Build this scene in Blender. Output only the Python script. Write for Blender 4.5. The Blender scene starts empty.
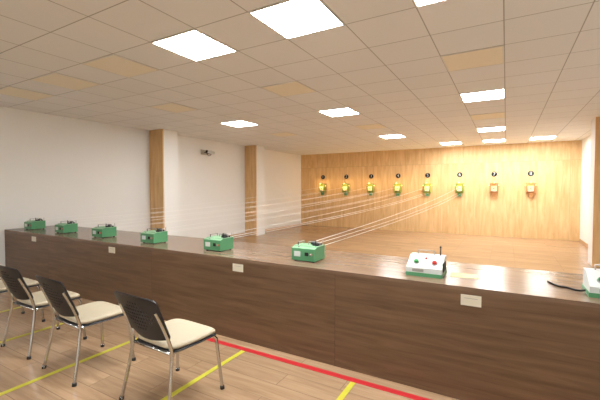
import bpy, bmesh, math, random
from mathutils import Vector, Matrix, Euler
random.seed(4)
scene=bpy.context.scene
def srgb(r,g,b):
    f=lambda c:(c/255/12.92) if c/255<=0.04045 else ((c/255+0.055)/1.055)**2.4
    return (f(r),f(g),f(b),1)
# ---------------------------------------------------------------- materials
def newmat(name):
    m=bpy.data.materials.new(name); m.use_nodes=True
    nt=m.node_tree; b=nt.nodes['Principled BSDF']
    return m,nt,b
def plain(name,col,rough=0.5,metal=0,var=0.06,scale=8,emit=None,es=0,bump=0):
    m,nt,b=newmat(name)
    N=nt.nodes;L=nt.links
    geo=N.new('ShaderNodeNewGeometry')
    no=N.new('ShaderNodeTexNoise'); no.inputs['Scale'].default_value=scale; no.inputs['Detail'].default_value=4
    L.new(geo.outputs['Position'],no.inputs['Vector'])
    mx=N.new('ShaderNodeMix'); mx.data_type='RGBA'
    mx.inputs[6].default_value=tuple(c*(1-var) for c in col[:3])+(1,)
    mx.inputs[7].default_value=tuple(min(1,c*(1+var)) for c in col[:3])+(1,)
    L.new(no.outputs['Fac'],mx.inputs[0]); L.new(mx.outputs[2],b.inputs['Base Color'])
    b.inputs['Roughness'].default_value=rough; b.inputs['Metallic'].default_value=metal
    if emit:
        b.inputs['Emission Color'].default_value=emit; b.inputs['Emission Strength'].default_value=es
    if bump:
        bp=N.new('ShaderNodeBump'); bp.inputs['Strength'].default_value=bump; bp.inputs['Distance'].default_value=0.01
        L.new(no.outputs['Fac'],bp.inputs['Height']); L.new(bp.outputs[0],b.inputs['Normal'])
    return m
def wood(name,c1,c2,grain_axis='X',stretch=14,scale=1.6,rough=0.45,plank=None,rotate=False,seam=None,pvar=0.12,seamcol=0.45,mortar=0.004,spec=0.5,ox=20.3):
    m,nt,b=newmat(name); N=nt.nodes;L=nt.links
    geo=N.new('ShaderNodeNewGeometry')
    mp=N.new('ShaderNodeMapping')
    s={'X':(1,stretch,stretch),'Y':(stretch,1,stretch),'Z':(stretch,stretch,1)}[grain_axis]
    mp.inputs['Scale'].default_value=s
    L.new(geo.outputs['Position'],mp.inputs['Vector'])
    vec=mp.outputs[0]; brick=None
    if plank:
        sp=N.new('ShaderNodeSeparateXYZ'); L.new(geo.outputs['Position'],sp.inputs[0])
        cb=N.new('ShaderNodeCombineXYZ')
        a,bb=rotate if rotate else 'XY'
        L.new(sp.outputs[a],cb.inputs['X']); L.new(sp.outputs[bb],cb.inputs['Y'])
        sh=N.new('ShaderNodeMapping'); sh.inputs['Location'].default_value=(ox,20.07,0)
        L.new(cb.outputs[0],sh.inputs[0])
        brick=N.new('ShaderNodeTexBrick'); brick.offset=0.37 if not seam else 0.0; brick.squash=1
        brick.inputs['Scale'].default_value=1
        brick.inputs['Brick Width'].default_value=plank[0]; brick.inputs['Row Height'].default_value=plank[1]
        brick.inputs['Mortar Size'].default_value=mortar; brick.inputs['Mortar Smooth'].default_value=0.1
        brick.inputs['Color1'].default_value=(1-pvar,)*3+(1,); brick.inputs['Color2'].default_value=(1+pvar*0.5,)*3+(1,)
        brick.inputs['Mortar'].default_value=(seamcol,)*3+(1,)
        L.new(sh.outputs[0],brick.inputs['Vector'])
        vm=N.new('ShaderNodeVectorMath'); vm.operation='MULTIPLY_ADD'
        vm.inputs[1].default_value=(37,53,29)
        L.new(brick.outputs['Color'],vm.inputs[0]); L.new(vec,vm.inputs[2]); vec=vm.outputs[0]
    n1=N.new('ShaderNodeTexNoise'); n1.inputs['Scale'].default_value=scale; n1.inputs['Detail'].default_value=8; n1.inputs['Roughness'].default_value=0.62; n1.inputs['Distortion'].default_value=0.6
    L.new(vec,n1.inputs['Vector'])
    cr=N.new('ShaderNodeValToRGB'); cr.color_ramp.elements[0].position=0.32; cr.color_ramp.elements[1].position=0.68
    cr.color_ramp.elements[0].color=c1; cr.color_ramp.elements[1].color=c2
    L.new(n1.outputs['Fac'],cr.inputs[0]); out=cr.outputs[0]
    if brick:
        mu=N.new('ShaderNodeMix'); mu.data_type='RGBA'; mu.blend_type='MULTIPLY'; mu.inputs[0].default_value=1
        L.new(out,mu.inputs[6]); L.new(brick.outputs['Color'],mu.inputs[7]); out=mu.outputs[2]
    L.new(out,b.inputs['Base Color'])
    b.inputs['Roughness'].default_value=rough; b.inputs['Specular IOR Level'].default_value=spec
    return m
M={}
M['wall']=plain('white_plaster',srgb(240,240,238),0.85,var=0.012,scale=2)
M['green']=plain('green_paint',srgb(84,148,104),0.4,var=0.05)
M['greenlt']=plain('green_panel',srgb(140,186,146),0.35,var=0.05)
M['white']=plain('white_paint',srgb(214,218,216),0.35,var=0.02)
M['black']=plain('black_plastic',srgb(18,20,28),0.42,var=0.1)
M['blackm']=plain('black_matte',srgb(20,20,20),0.7,var=0.1)
M['chrome']=plain('chrome_tube',srgb(200,200,200),0.16,1.0,var=0.03)
M['steel']=plain('brushed_steel',srgb(170,170,168),0.35,1.0,var=0.05)
M['cream']=plain('cream_vinyl',srgb(194,181,156),0.55,var=0.03,scale=30,bump=0.1)
M['red']=plain('red_plastic',srgb(200,40,30),0.35)
M['greenb']=plain('green_button',srgb(40,140,70),0.35)
M['redtape']=plain('red_floor_tape',srgb(190,30,38),0.55,var=0.08,scale=15)
M['yeltape']=plain('yellow_floor_tape',srgb(200,192,55),0.55,var=0.08,scale=15)
M['paper']=plain('label_paper',srgb(226,220,202),0.7,var=0.02)
M['ypaper']=plain('yellow_paper',srgb(222,216,165),0.7,var=0.03)
M['lime']=plain('lime_target_frame',srgb(150,165,62),0.45,var=0.08)
M['card']=plain('target_card',srgb(232,218,165),0.7,var=0.03)
M['orange']=plain('orange_trap',srgb(205,150,95),0.5,var=0.08)
M['bulb']=plain('warm_bulb',srgb(255,220,140),0.5,emit=(1,0.66,0.2,1),es=3)
M['wire']=plain('white_cord',srgb(250,250,248),0.5,var=0.01)
M['panel']=plain('led_panel_diffuser',(1,1,1,1),0.6,var=0,emit=(0.935,0.97,0.975,1),es=45)
M['dimpanel']=plain('unlit_panel_diffuser',srgb(238,230,208),0.5,var=0.02)
M['frame']=plain('aluminium_panel_frame',srgb(225,222,212),0.5,var=0.02)
M['floor']=wood('oak_laminate',srgb(158,127,98),srgb(186,154,122),'X',12,1.5,0.2,plank=(1.28,0.19),pvar=0.10,seamcol=0.62,mortar=0.003)
M['pine']=wood('pine_plywood',srgb(214,172,118),srgb(238,204,152),'Z',9,1.3,0.5,plank=(1.22,2.5),rotate='XZ',seam=True,pvar=0.05,seamcol=0.66,mortar=0.004)
M['pinecol']=wood('pine_board',srgb(208,164,110),srgb(232,194,140),'Z',9,1.3,0.5)
M['cfront']=wood('walnut_laminate',srgb(94,70,50),srgb(124,95,70),'X',16,1.5,0.42,plank=(2.44,3.0),rotate='XZ',seam=True,pvar=0.04,seamcol=0.5,mortar=0.002,ox=20.81)
M['ctop_lit']=wood('walnut_worktop_lit',srgb(118,95,78),srgb(142,117,97),'X',16,1.5,0.22)  # light falling on the top is put into a lighter walnut than the front
M['base']=plain('wood_skirting',srgb(190,155,118),0.5)
def ceilmat():
    m,nt,b=newmat('mineral_fibre_ceiling_tiles'); N=nt.nodes;L=nt.links
    geo=N.new('ShaderNodeNewGeometry'); mp=N.new('ShaderNodeMapping')
    mp.inputs['Location'].default_value=(0.04+12,-2.35+12,0)
    L.new(geo.outputs['Position'],mp.inputs[0])
    br=N.new('ShaderNodeTexBrick'); br.offset=0; br.inputs['Scale'].default_value=1
    br.inputs['Brick Width'].default_value=0.6; br.inputs['Row Height'].default_value=0.6
    br.inputs['Mortar Size'].default_value=0.006; br.inputs['Mortar Smooth'].default_value=0.3
    br.inputs['Color1'].default_value=srgb(231,231,229); br.inputs['Color2'].default_value=srgb(235,235,233); br.inputs['Mortar'].default_value=srgb(176,173,166)
    L.new(mp.outputs[0],br.inputs['Vector'])
    L.new(br.outputs['Color'],b.inputs['Base Color']); b.inputs['Roughness'].default_value=0.9
    return m
M['ceil']=ceilmat()
# ---------------------------------------------------------------- mesh builder
class MB:
    def __init__(s,name,loc=(0,0,0),rotz=0):
        s.name=name; s.bm=bmesh.new(); s.mats=[]; s.loc=loc; s.rotz=rotz
    def mi(s,k):
        if k not in s.mats: s.mats.append(k)
        return s.mats.index(k)
    def box(s,x0,x1,y0,y1,z0,z1,k,bev=0,mat4=None):
        vs=[s.bm.verts.new(v) for v in [(x0,y0,z0),(x1,y0,z0),(x1,y1,z0),(x0,y1,z0),(x0,y0,z1),(x1,y0,z1),(x1,y1,z1),(x0,y1,z1)]]
        fs=[s.bm.faces.new([vs[i] for i in f]) for f in [(3,2,1,0),(4,5,6,7),(0,1,5,4),(1,2,6,5),(2,3,7,6),(3,0,4,7)]]
        for f in fs: f.material_index=s.mi(k)
        if mat4 is not None: bmesh.ops.transform(s.bm,matrix=mat4,verts=vs)
        return vs
    def prism(s,pts,x0,x1,k,topk=None,topidx=None):
        a=[s.bm.verts.new((x0,p[0],p[1])) for p in pts]; b=[s.bm.verts.new((x1,p[0],p[1])) for p in pts]
        n=len(pts)
        fs=[s.bm.faces.new(a[::-1]),s.bm.faces.new(b)]
        for i in range(n):
            f=s.bm.faces.new([a[i],a[(i+1)%n],b[(i+1)%n],b[i]])
            f.material_index=s.mi(topk if (topk and i==topidx) else k)
        for f in fs: f.material_index=s.mi(k)
    def cyl(s,p0,p1,r,k,seg=14,r2=None):
        p0=Vector(p0);p1=Vector(p1);d=p1-p0
        r_=bmesh.ops.create_cone(s.bm,cap_ends=True,segments=seg,radius1=r,radius2=r if r2 is None else r2,depth=d.length)
        q=Vector((0,0,1)).rotation_difference(d.normalized()).to_matrix().to_4x4()
        bmesh.ops.transform(s.bm,matrix=Matrix.Translation((p0+p1)/2)@q,verts=r_['verts'])
        for f in {f for v in r_['verts'] for f in v.link_faces}:
            f.material_index=s.mi(k); f.smooth=len(f.verts)==4
    def sph(s,c,r,k,sc=(1,1,1)):
        r_=bmesh.ops.create_uvsphere(s.bm,u_segments=14,v_segments=9,radius=r)
        bmesh.ops.transform(s.bm,matrix=Matrix.Translation(c)@Matrix.Diagonal((*sc,1)),verts=r_['verts'])
        for f in {f for v in r_['verts'] for f in v.link_faces}: f.material_index=s.mi(k); f.smooth=True
    def tube(s,pts,r,k,bez=False,res=6,cyclic=False):
        cu=bpy.data.curves.new('t','CURVE'); cu.dimensions='3D'; cu.bevel_depth=r; cu.bevel_resolution=3; cu.use_fill_caps=True
        sp=cu.splines.new('NURBS' if bez else 'POLY'); sp.points.add(len(pts)-1)
        for p,q in zip(sp.points,pts): p.co=(*q,1)
        sp.use_cyclic_u=cyclic
        if bez: sp.use_endpoint_u=True; sp.order_u=3; sp.resolution_u=res
        o=bpy.data.objects.new('t',cu); me=bpy.data.meshes.new_from_object(o)
        n0=len(s.bm.faces); s.bm.from_mesh(me); s.bm.faces.ensure_lookup_table()
        for f in s.bm.faces[n0:]: f.material_index=s.mi(k); f.smooth=True
        bpy.data.objects.remove(o); bpy.data.curves.remove(cu); bpy.data.meshes.remove(me)
    def sheet(s,fn,us,vs,k,skip=None,thick=0.006):
        nu,nv=len(us),len(vs); F={};B={}
        for i,u in enumerate(us):
            for j,v in enumerate(vs):
                p,n=fn(u,v); F[i,j]=s.bm.verts.new(p+n*thick/2); B[i,j]=s.bm.verts.new(p-n*thick/2)
        idx=s.mi(k); cell=lambda i,j:0<=i<nu-1 and 0<=j<nv-1 and not(skip and skip(i,j))
        for i in range(nu-1):
            for j in range(nv-1):
                if not cell(i,j): continue
                q=[(i,j),(i+1,j),(i+1,j+1),(i,j+1)]
                fs=[s.bm.faces.new([F[c] for c in q]),s.bm.faces.new([B[c] for c in q[::-1]])]
                for (a,b_,nb) in ((0,1,(i,j-1)),(1,2,(i+1,j)),(2,3,(i,j+1)),(3,0,(i-1,j))):
                    if not cell(*nb): fs.append(s.bm.faces.new([F[q[b_]],F[q[a]],B[q[a]],B[q[b_]]]))
                for f in fs: f.material_index=idx
    def done(s,parent=None,norm=True):
        if norm: bmesh.ops.recalc_face_normals(s.bm,faces=s.bm.faces[:])
        me=bpy.data.meshes.new(s.name); s.bm.to_mesh(me); s.bm.free()
        for k in s.mats: me.materials.append(M[k])
        o=bpy.data.objects.new(s.name,me); scene.collection.objects.link(o)
        o.location=s.loc; o.rotation_euler=(0,0,s.rotz)
        if parent: o.parent=parent
        return o
# ---------------------------------------------------------------- room
XL,XR,YB,YF,H=-7.65,1.92,13.4,-3.2,3.0
def shell(name,*a):
    b=MB(name); b.box(*a); return b.done()
shell('floor',XL-.15,XR+.15,YF-.15,YB+.15,-.1,0,'floor')
shell('ceiling',XL-.15,XR+.15,YF-.15,YB+.15,H,H+.1,'ceil')
shell('wall_left',XL-.15,XL,YF-.15,YB+.15,0,H,'wall')
shell('wall_right',XR,XR+.15,YF-.15,YB+.15,0,H,'wall')
shell('wall_front',XL,XR,YF-.15,YF,0,H,'wall')
shell('wall_back',XL,XR,YB,YB+.15,0,H,'pine')
def baseboard(name,*a): shell(name,*a,'base')
baseboard('baseboard_left',XL,XL+.015,3.85,YB,0,.08)
baseboard('baseboard_right',XR-.015,XR,3.85,YB,0,.08)
def pillar(x0,x1,y0,y1):
    b=MB('wall_pillar'); b.box(x0,x1,y0+.03,y1,0,H,'wall'); b.box(x0,x1+(.0),y0,y0+.03,0,H,'pinecol'); b.done()
pillar(XL,-7.17,5.85,6.32)
pillar(XL,-7.18,9.57,10.07)
pillar(1.53,XR,9.2,9.65)
# ---------------------------------------------------------------- ceiling panels
def panel(x,y,lit):
    b=MB('led_ceiling_panel' if lit else 'unlit_ceiling_panel',(x,y+.08,H))
    h=.297
    for a in ((-h,h,-h,-h+.014),(-h,h,h-.014,h),(-h,-h+.014,-h+.014,h-.014),(h-.014,h,-h+.014,h-.014)):
        b.box(*a,-.008,0,'frame')
    b.box(-h+.014,h-.014,-h+.014,h-.014,-.005,0,'panel' if lit else 'dimpanel')
    b.done()
for x,y in [(-2.74,2.57),(-1.54,2.57),(-.34,2.57),(-5.14,6.17),(-2.74,6.17),(-.34,6.17),(-2.74,9.77),(-.34,9.77),(-1.54,12.17),(-.34,12.17),(.86,12.17),
            (-5.14,-1.03),(-2.74,-1.03),(-.34,-1.03)]: panel(x,y,True)
for x,y in [(-3.94,2.57),(-5.14,2.57),(-6.34,2.57),(-.34,4.37),(-2.74,4.37),(-5.14,4.37),(-.34,7.97),(-2.74,7.97),(-5.14,7.97)]: panel(x,y,False)
# ---------------------------------------------------------------- counter
CF,CB,CH=2.86,3.78,0.85
b=MB('shooting_counter')
b.box(XL+.01,XR-.01,CF,CB,CH-.03,CH,'ctop_lit')
b.box(XL+.01,XR-.01,CF,CF+.02,0.0,CH-.03,'cfront')
b.box(XL+.01,XR-.01,CB-.04,CB-.02,0.0,CH-.03,'cfront')
for i in range(9):
    x=XL+.02+i*1.19; b.box(x,x+.018,CF+.02,CB-.04,0,CH-.03,'cfront')
b.done()
for x in (-6.6,-4.52,-2.38,-.21):
    b=MB('counter_label',(x,CF-.001,.755)); b.box(-.068,.068,-.004,0,-.039,.039,'paper')
    b.box(-.045,.045,-.005,-.004,.014,.017,'steel')
    b.done()
b=MB('paper_sheet',(-.29,3.22,CH),.1); b.box(-.105,.105,-.075,.075,0,.003,'ypaper'); b.box(-.07,.05,-.04,-.03,.003,.0035,'green'); b.box(-.07,.07,.02,.03,.003,.0035,'green'); b.done()
# ---------------------------------------------------------------- floor tape
b=MB('red_floor_line'); b.box(-2.72,XR-.02,2.695,2.755,0,.002,'redtape'); b.done()
for x in (-1.05,-2.18,-3.32,-4.45,-5.55,-6.65,.08,1.2):
    b=MB('yellow_floor_line'); b.box(x-.022,x+.022,0.2,2.69,0,.002,'yeltape'); b.done()
# ---------------------------------------------------------------- control boxes
BX=[-7.25,-6.22,-5.18,-4.06,-2.92,-1.72,-.575,.63]
def green_box(x,y):
    b=MB('target_changer_control_box',(x,y,CH))
    w=.13
    for sx in (-.1,.1):
        for sy in (.03,.2): b.cyl((sx,sy,0),(sx,sy,.012),.012,'blackm')
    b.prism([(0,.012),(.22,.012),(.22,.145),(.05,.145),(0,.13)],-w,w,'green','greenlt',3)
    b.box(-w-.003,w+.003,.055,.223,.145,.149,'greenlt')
    b.box(-.10,-.03,-.003,0,.05,.10,'white'); b.box(.02,.06,-.004,0,.06,.095,'blackm')
    b.cyl((.09,.0,.075),(.09,-.012,.075),.012,'red'); b.cyl((-.06,.028,.135),(-.06,.025,.148),.011,'steel')
    b.tube([(-.10,.08,.145),(-.10,.08,.178),(-.10,.2,.178),(-.10,.2,.145)],.005,'steel')
    b.tube([(-.02,.15,.145),(-.02,.15,.18),(.11,.15,.18),(.11,.15,.145)],.005,'steel')
    b.box(.05,.11,.10,.19,.149,.165,'blackm')
    b.cyl((.10,.08,.149),(.10,.08,.205),.005,'blackm'); b.cyl((.12,.2,.149),(.12,.2,.20),.004,'steel')
    b.cyl((.0,.18,.165),(.05,.18,.165),.02,'black')
    b.done()
def white_box(x,y,cable=False):
    b=MB('electronic_control_box',(x,y,CH))
    w=.14
    b.prism([(0,.008),(.25,.008),(.25,.15),(.16,.15),(0,.07)],-w,w,'white')
    b.prism([(-.004,.0),(.254,.0),(.254,.03),(-.004,.03)],-w-.004,w+.004,'green')
    sl=Vector((0,-.08,.16)).normalized()
    def on(t,xx): return Vector((xx,.16*t,.07+.08*t))
    for xx,k in ((-.07,'greenb'),(.075,'red')):
        p=on(.4,xx); b.cyl(p,p+sl*.006,.024,'steel'); b.cyl(p+sl*.006,p+sl*.02,.017,k)
    p=on(.72,0); b.cyl(p,p+sl*.01,.008,'red')
    b.box(-.09,.0,-.003,0,.038,.06,'steel')
    b.box(w-.002,w+.006,.05,.2,.04,.11,'blackm')
    b.cyl((.10,.2,.15),(.10,.2,.22),.005,'blackm'); b.sph((.10,.2,.222),.009,'blackm')
    b.tube([(-.08,.2,.15),(-.08,.2,.185),(.05,.2,.185),(.05,.2,.15)],.005,'steel')
    if cable:
        b.tube([(-.13,.12,.02),(-.18,.1,.007),(-.24,.2,.007),(-.30,.18,.007),(-.34,.32,.007)],.007,'blackm',bez=True)
    b.done()
for x in BX[:6]: green_box(x,3.05)
white_box(BX[6],3.02); white_box(BX[7],3.0,True)
# ---------------------------------------------------------------- targets
TX=[-6.6,-5.56,-4.53,-3.49,-2.44,-1.39,-.35,.66]
def target(x,n):
    e=bpy.data.objects.new('air_rifle_target',None); scene.collection.objects.link(e); e.location=(x,YB-.003,1.58)
    e.empty_display_size=.1
    fr='lime' if n<7 else 'orange'
    b=MB('pellet_trap')
    w,h,d=.12,.17,.13
    b.box(-w,w,-.02,0,-h,h,fr)
    b.box(-w,-w+.012,-d,-.02,-h,h,fr); b.box(w-.012,w,-d,-.02,-h,h,fr)
    b.box(-w,w,-d,-.02,-h,-h+.012,fr); b.box(-w,w,-d,-.02,h-.012,h,fr)
    b.box(-.075,.075,-d-.008,-d,-.085,.075,'card')
    b.cyl((0,-d-.008,-.005),(0,-d-.011,-.005),.03,'blackm',24)
    b.box(-.08,.08,-d-.014,-d-.002,-.11,-.085,'green' if n<7 else 'steel')
    b.box(-.085,-.075,-d-.012,-d,-.11,.17,'green' if n<7 else 'steel'); b.box(.075,.085,-d-.012,-d,-.11,.17,'green' if n<7 else 'steel')
    b.box(-.05,.05,-.09,-.0,-.28,-h,'green' if n<7 else 'orange')
    b.tube([(0,-.02,h),(0,-.02,.24),(0,-.2,.26),(0,-.25,.22)],.006,'steel')
    b.cyl((0,-.25,.235),(0,-.25,.195),.02,'steel',16,.045)
    b.sph((0,-.25,.19),.022,'bulb')
    b.sph((-w-.02,-.05,.1),.018,'bulb'); b.sph((w+.02,-.05,.1),.018,'bulb')
    b.cyl((-w-.02,-.05,.1),(-w,-.05,.1),.01,'steel');b.cyl((w+.02,-.05,.1),(w,-.05,.1),.01,'steel')
    b.done(e)
    b=MB('number_disc'); b.cyl((0,-.0,.46),(0,-.012,.46),.085,'blackm',28); b.done(e)
    tc=bpy.data.curves.new('number','FONT'); tc.body=str(n); tc.size=.15; tc.align_x='CENTER'; tc.align_y='CENTER'; tc.extrude=.002
    t=bpy.data.objects.new('number',tc); scene.collection.objects.link(t); tc.materials.append(M['white']); t.parent=e
    t.location=(0,-.015,.46); t.rotation_euler=(math.pi/2,0,0)
    l=bpy.data.lights.new('target_lamp_light','POINT'); l.energy=2.5 if n==7 else 6; l.color=(1,.62,.25); l.shadow_soft_size=.04
    lo=bpy.data.objects.new('target_lamp_light',l); scene.collection.objects.link(lo); lo.parent=e; lo.location=(0,-.32,.12)
for i,x in enumerate(TX): target(x,i+1)
# carrier cords
for bx,tx in list(zip(BX,TX))[:6]:
    b=MB('target_carrier_cord')
    for dx,z0,z1 in ((-.06,.12,1.40),(.06,.12,1.40),(.0,.17,1.62)):
        p0=Vector((bx+dx,3.29,CH+z0)); p1=Vector((tx+dx*1.2,YB-.15,z1)); pts=[]
        for k in range(13):
            s=k/12; p=p0.lerp(p1,s); p.z-=.08*4*s*(1-s); pts.append(p)
        b.tube(pts,.0023,'wire')
    b.done()
# ---------------------------------------------------------------- wall camera
b=MB('security_camera',(XL,7.7,2.60))
b.box(0,.02,-.14,.14,-.05,.09,'steel'); b.cyl((.02,0,.02),(.26,0,.02),.014,'blackm')
b.cyl((.26,-.16,.02),(.26,.12,.0),.045,'white',18); b.cyl((.26,-.165,.02),(.26,-.16,.02),.034,'blackm',18)
b.tube([(.02,.08,.0),(.08,.1,-.09),(.18,.08,-.06),(.26,.05,-.02)],.007,'blackm',bez=True)
b.box(.02,.1,.1,.22,-.02,.08,'blackm')
b.done()
# ---------------------------------------------------------------- chairs
def chair(x,y,rz=0):
    e=bpy.data.objects.new('stacking_chair',None); scene.collection.objects.link(e); e.location=(x,y,0); e.rotation_euler=(0,0,rz)
    b=MB('tube_frame'); r=.0125
    for s in (-1,1):
        b.tube([(s*.265,.225,.0),(s*.225,.2,.40),(s*.215,.17,.435),(s*.20,-.19,.425)],r,'chrome')
        b.tube([(s*.265,-.285,.0),(s*.222,-.205,.40),(s*.215,-.215,.50),(s*.205,-.295,.70),(s*.20,-.32,.75)],r,'chrome',bez=True)
        b.cyl((s*.265,.225,0),(s*.263,.224,.025),.017,'blackm'); b.cyl((s*.265,-.285,0),(s*.263,-.281,.025),.017,'blackm')
    b.cyl((-.222,.18,.425),(.222,.18,.425),r*.9,'chrome'); b.cyl((-.215,-.19,.415),(.215,-.19,.415),r*.9,'chrome')
    b.cyl((-.22,-.205,.425),(.22,-.205,.425),r*.9,'chrome')
    b.done(e)
    def pad(name,k,hw,y0,y1,z0,th,seg=18):
        b=MB(name); rings=[]
        N=40
        for zf,inset in ((0,.012),(.25,0),(.7,0),(.92,.012),(1.0,.035)):
            ring=[]
            for i in range(N):
                a=2*math.pi*i/N; c,s_=math.cos(a),math.sin(a)
                ex=.38
                X=(abs(c)**ex)*(1 if c>=0 else -1)*(hw-inset); yy=(abs(s_)**ex)*(1 if s_>=0 else -1)*((y1-y0)/2-inset)+(y0+y1)/2
                z=z0+th*zf-.035*max(0,(yy-.13)/.1)**2*.5
                ring.append(b.bm.verts.new((X*(1+.04*(yy>0)),yy,z)))
            rings.append(ring)
        for a_,c_ in zip(rings,rings[1:]):
            for i in range(N):
                f=b.bm.faces.new([a_[i],a_[(i+1)%N],c_[(i+1)%N],c_[i]]); f.smooth=True
        b.bm.faces.new(rings[0][::-1]); b.bm.faces.new(rings[-1]); b.mi(k); b.done(e)
    pad('seat_shell','black',.235,-.215,.24,.43,.016)
    pad('seat_cushion','cream',.23,-.205,.235,.446,.038)
    b=MB('perforated_backrest')
    nu,nv=12,8
    def grid(n,lo,hi,fr):
        out=[];c=(hi-lo)/n
        for i in range(n): out+= [lo+c*i+c*(1-fr)/2, lo+c*i+c*(1+fr)/2]
        return out
    us=[-1,-.96,-.88,-.78]+grid(nu,-.70,.70,.55)+[.78,.88,.96,1]
    vs=[0,.03,.09,.15]+grid(nv,.2,.86,.55)+[.9,.95,.985,1]
    def fn(u,v):
        w=.222+.022*v
        edge=abs(v*2-1)
        w*= (1-max(0,(edge-.78)/.22)**3*.13)
        z=.53+.31*v
        z+= (.015 if v>.5 else -.02)*(1-u*u)*edge
        yy=-.235-.135*v+.035*u*u
        n=Vector((-.07*u/.23,1,.42)).normalized()
        return Vector((u*w,yy-.012,z)),n
    u0,v0=4,4
    def skip(i,j):
        a,c=i-u0,j-v0
        if not(0<=a<2*nu-1 and 0<=c<2*nv-1 and a%2==0 and c%2==0): return False
        A,C=a//2,c//2
        return abs(A-(nu-1)/2)/(nu/2)+abs(C-(nv-1)/2)/(nv/2)<1.2
    b.sheet(fn,us,vs,'black',skip,.009)
    b.done(e)
chair(-2.18,1.88,-.04); chair(-3.20,1.83,-.05); chair(-4.05,1.86,.0); chair(-4.98,1.9,-.02)
# ---------------------------------------------------------------- world + camera
w=bpy.data.worlds.new('World'); scene.world=w; w.use_nodes=True
w.node_tree.nodes['Background'].inputs[0].default_value=(1,.95,.88,1); w.node_tree.nodes['Background'].inputs[1].default_value=.3
cam=bpy.data.cameras.new('camera'); cam.lens=358.6/600*36; cam.sensor_width=36; cam.clip_start=.05
co=bpy.data.objects.new('camera',cam); scene.collection.objects.link(co)
co.location=(0,0,1.57); co.rotation_euler=(math.radians(90-1.84),math.radians(0),math.radians(29.9))
scene.camera=co
scene.view_settings.view_transform='Standard'
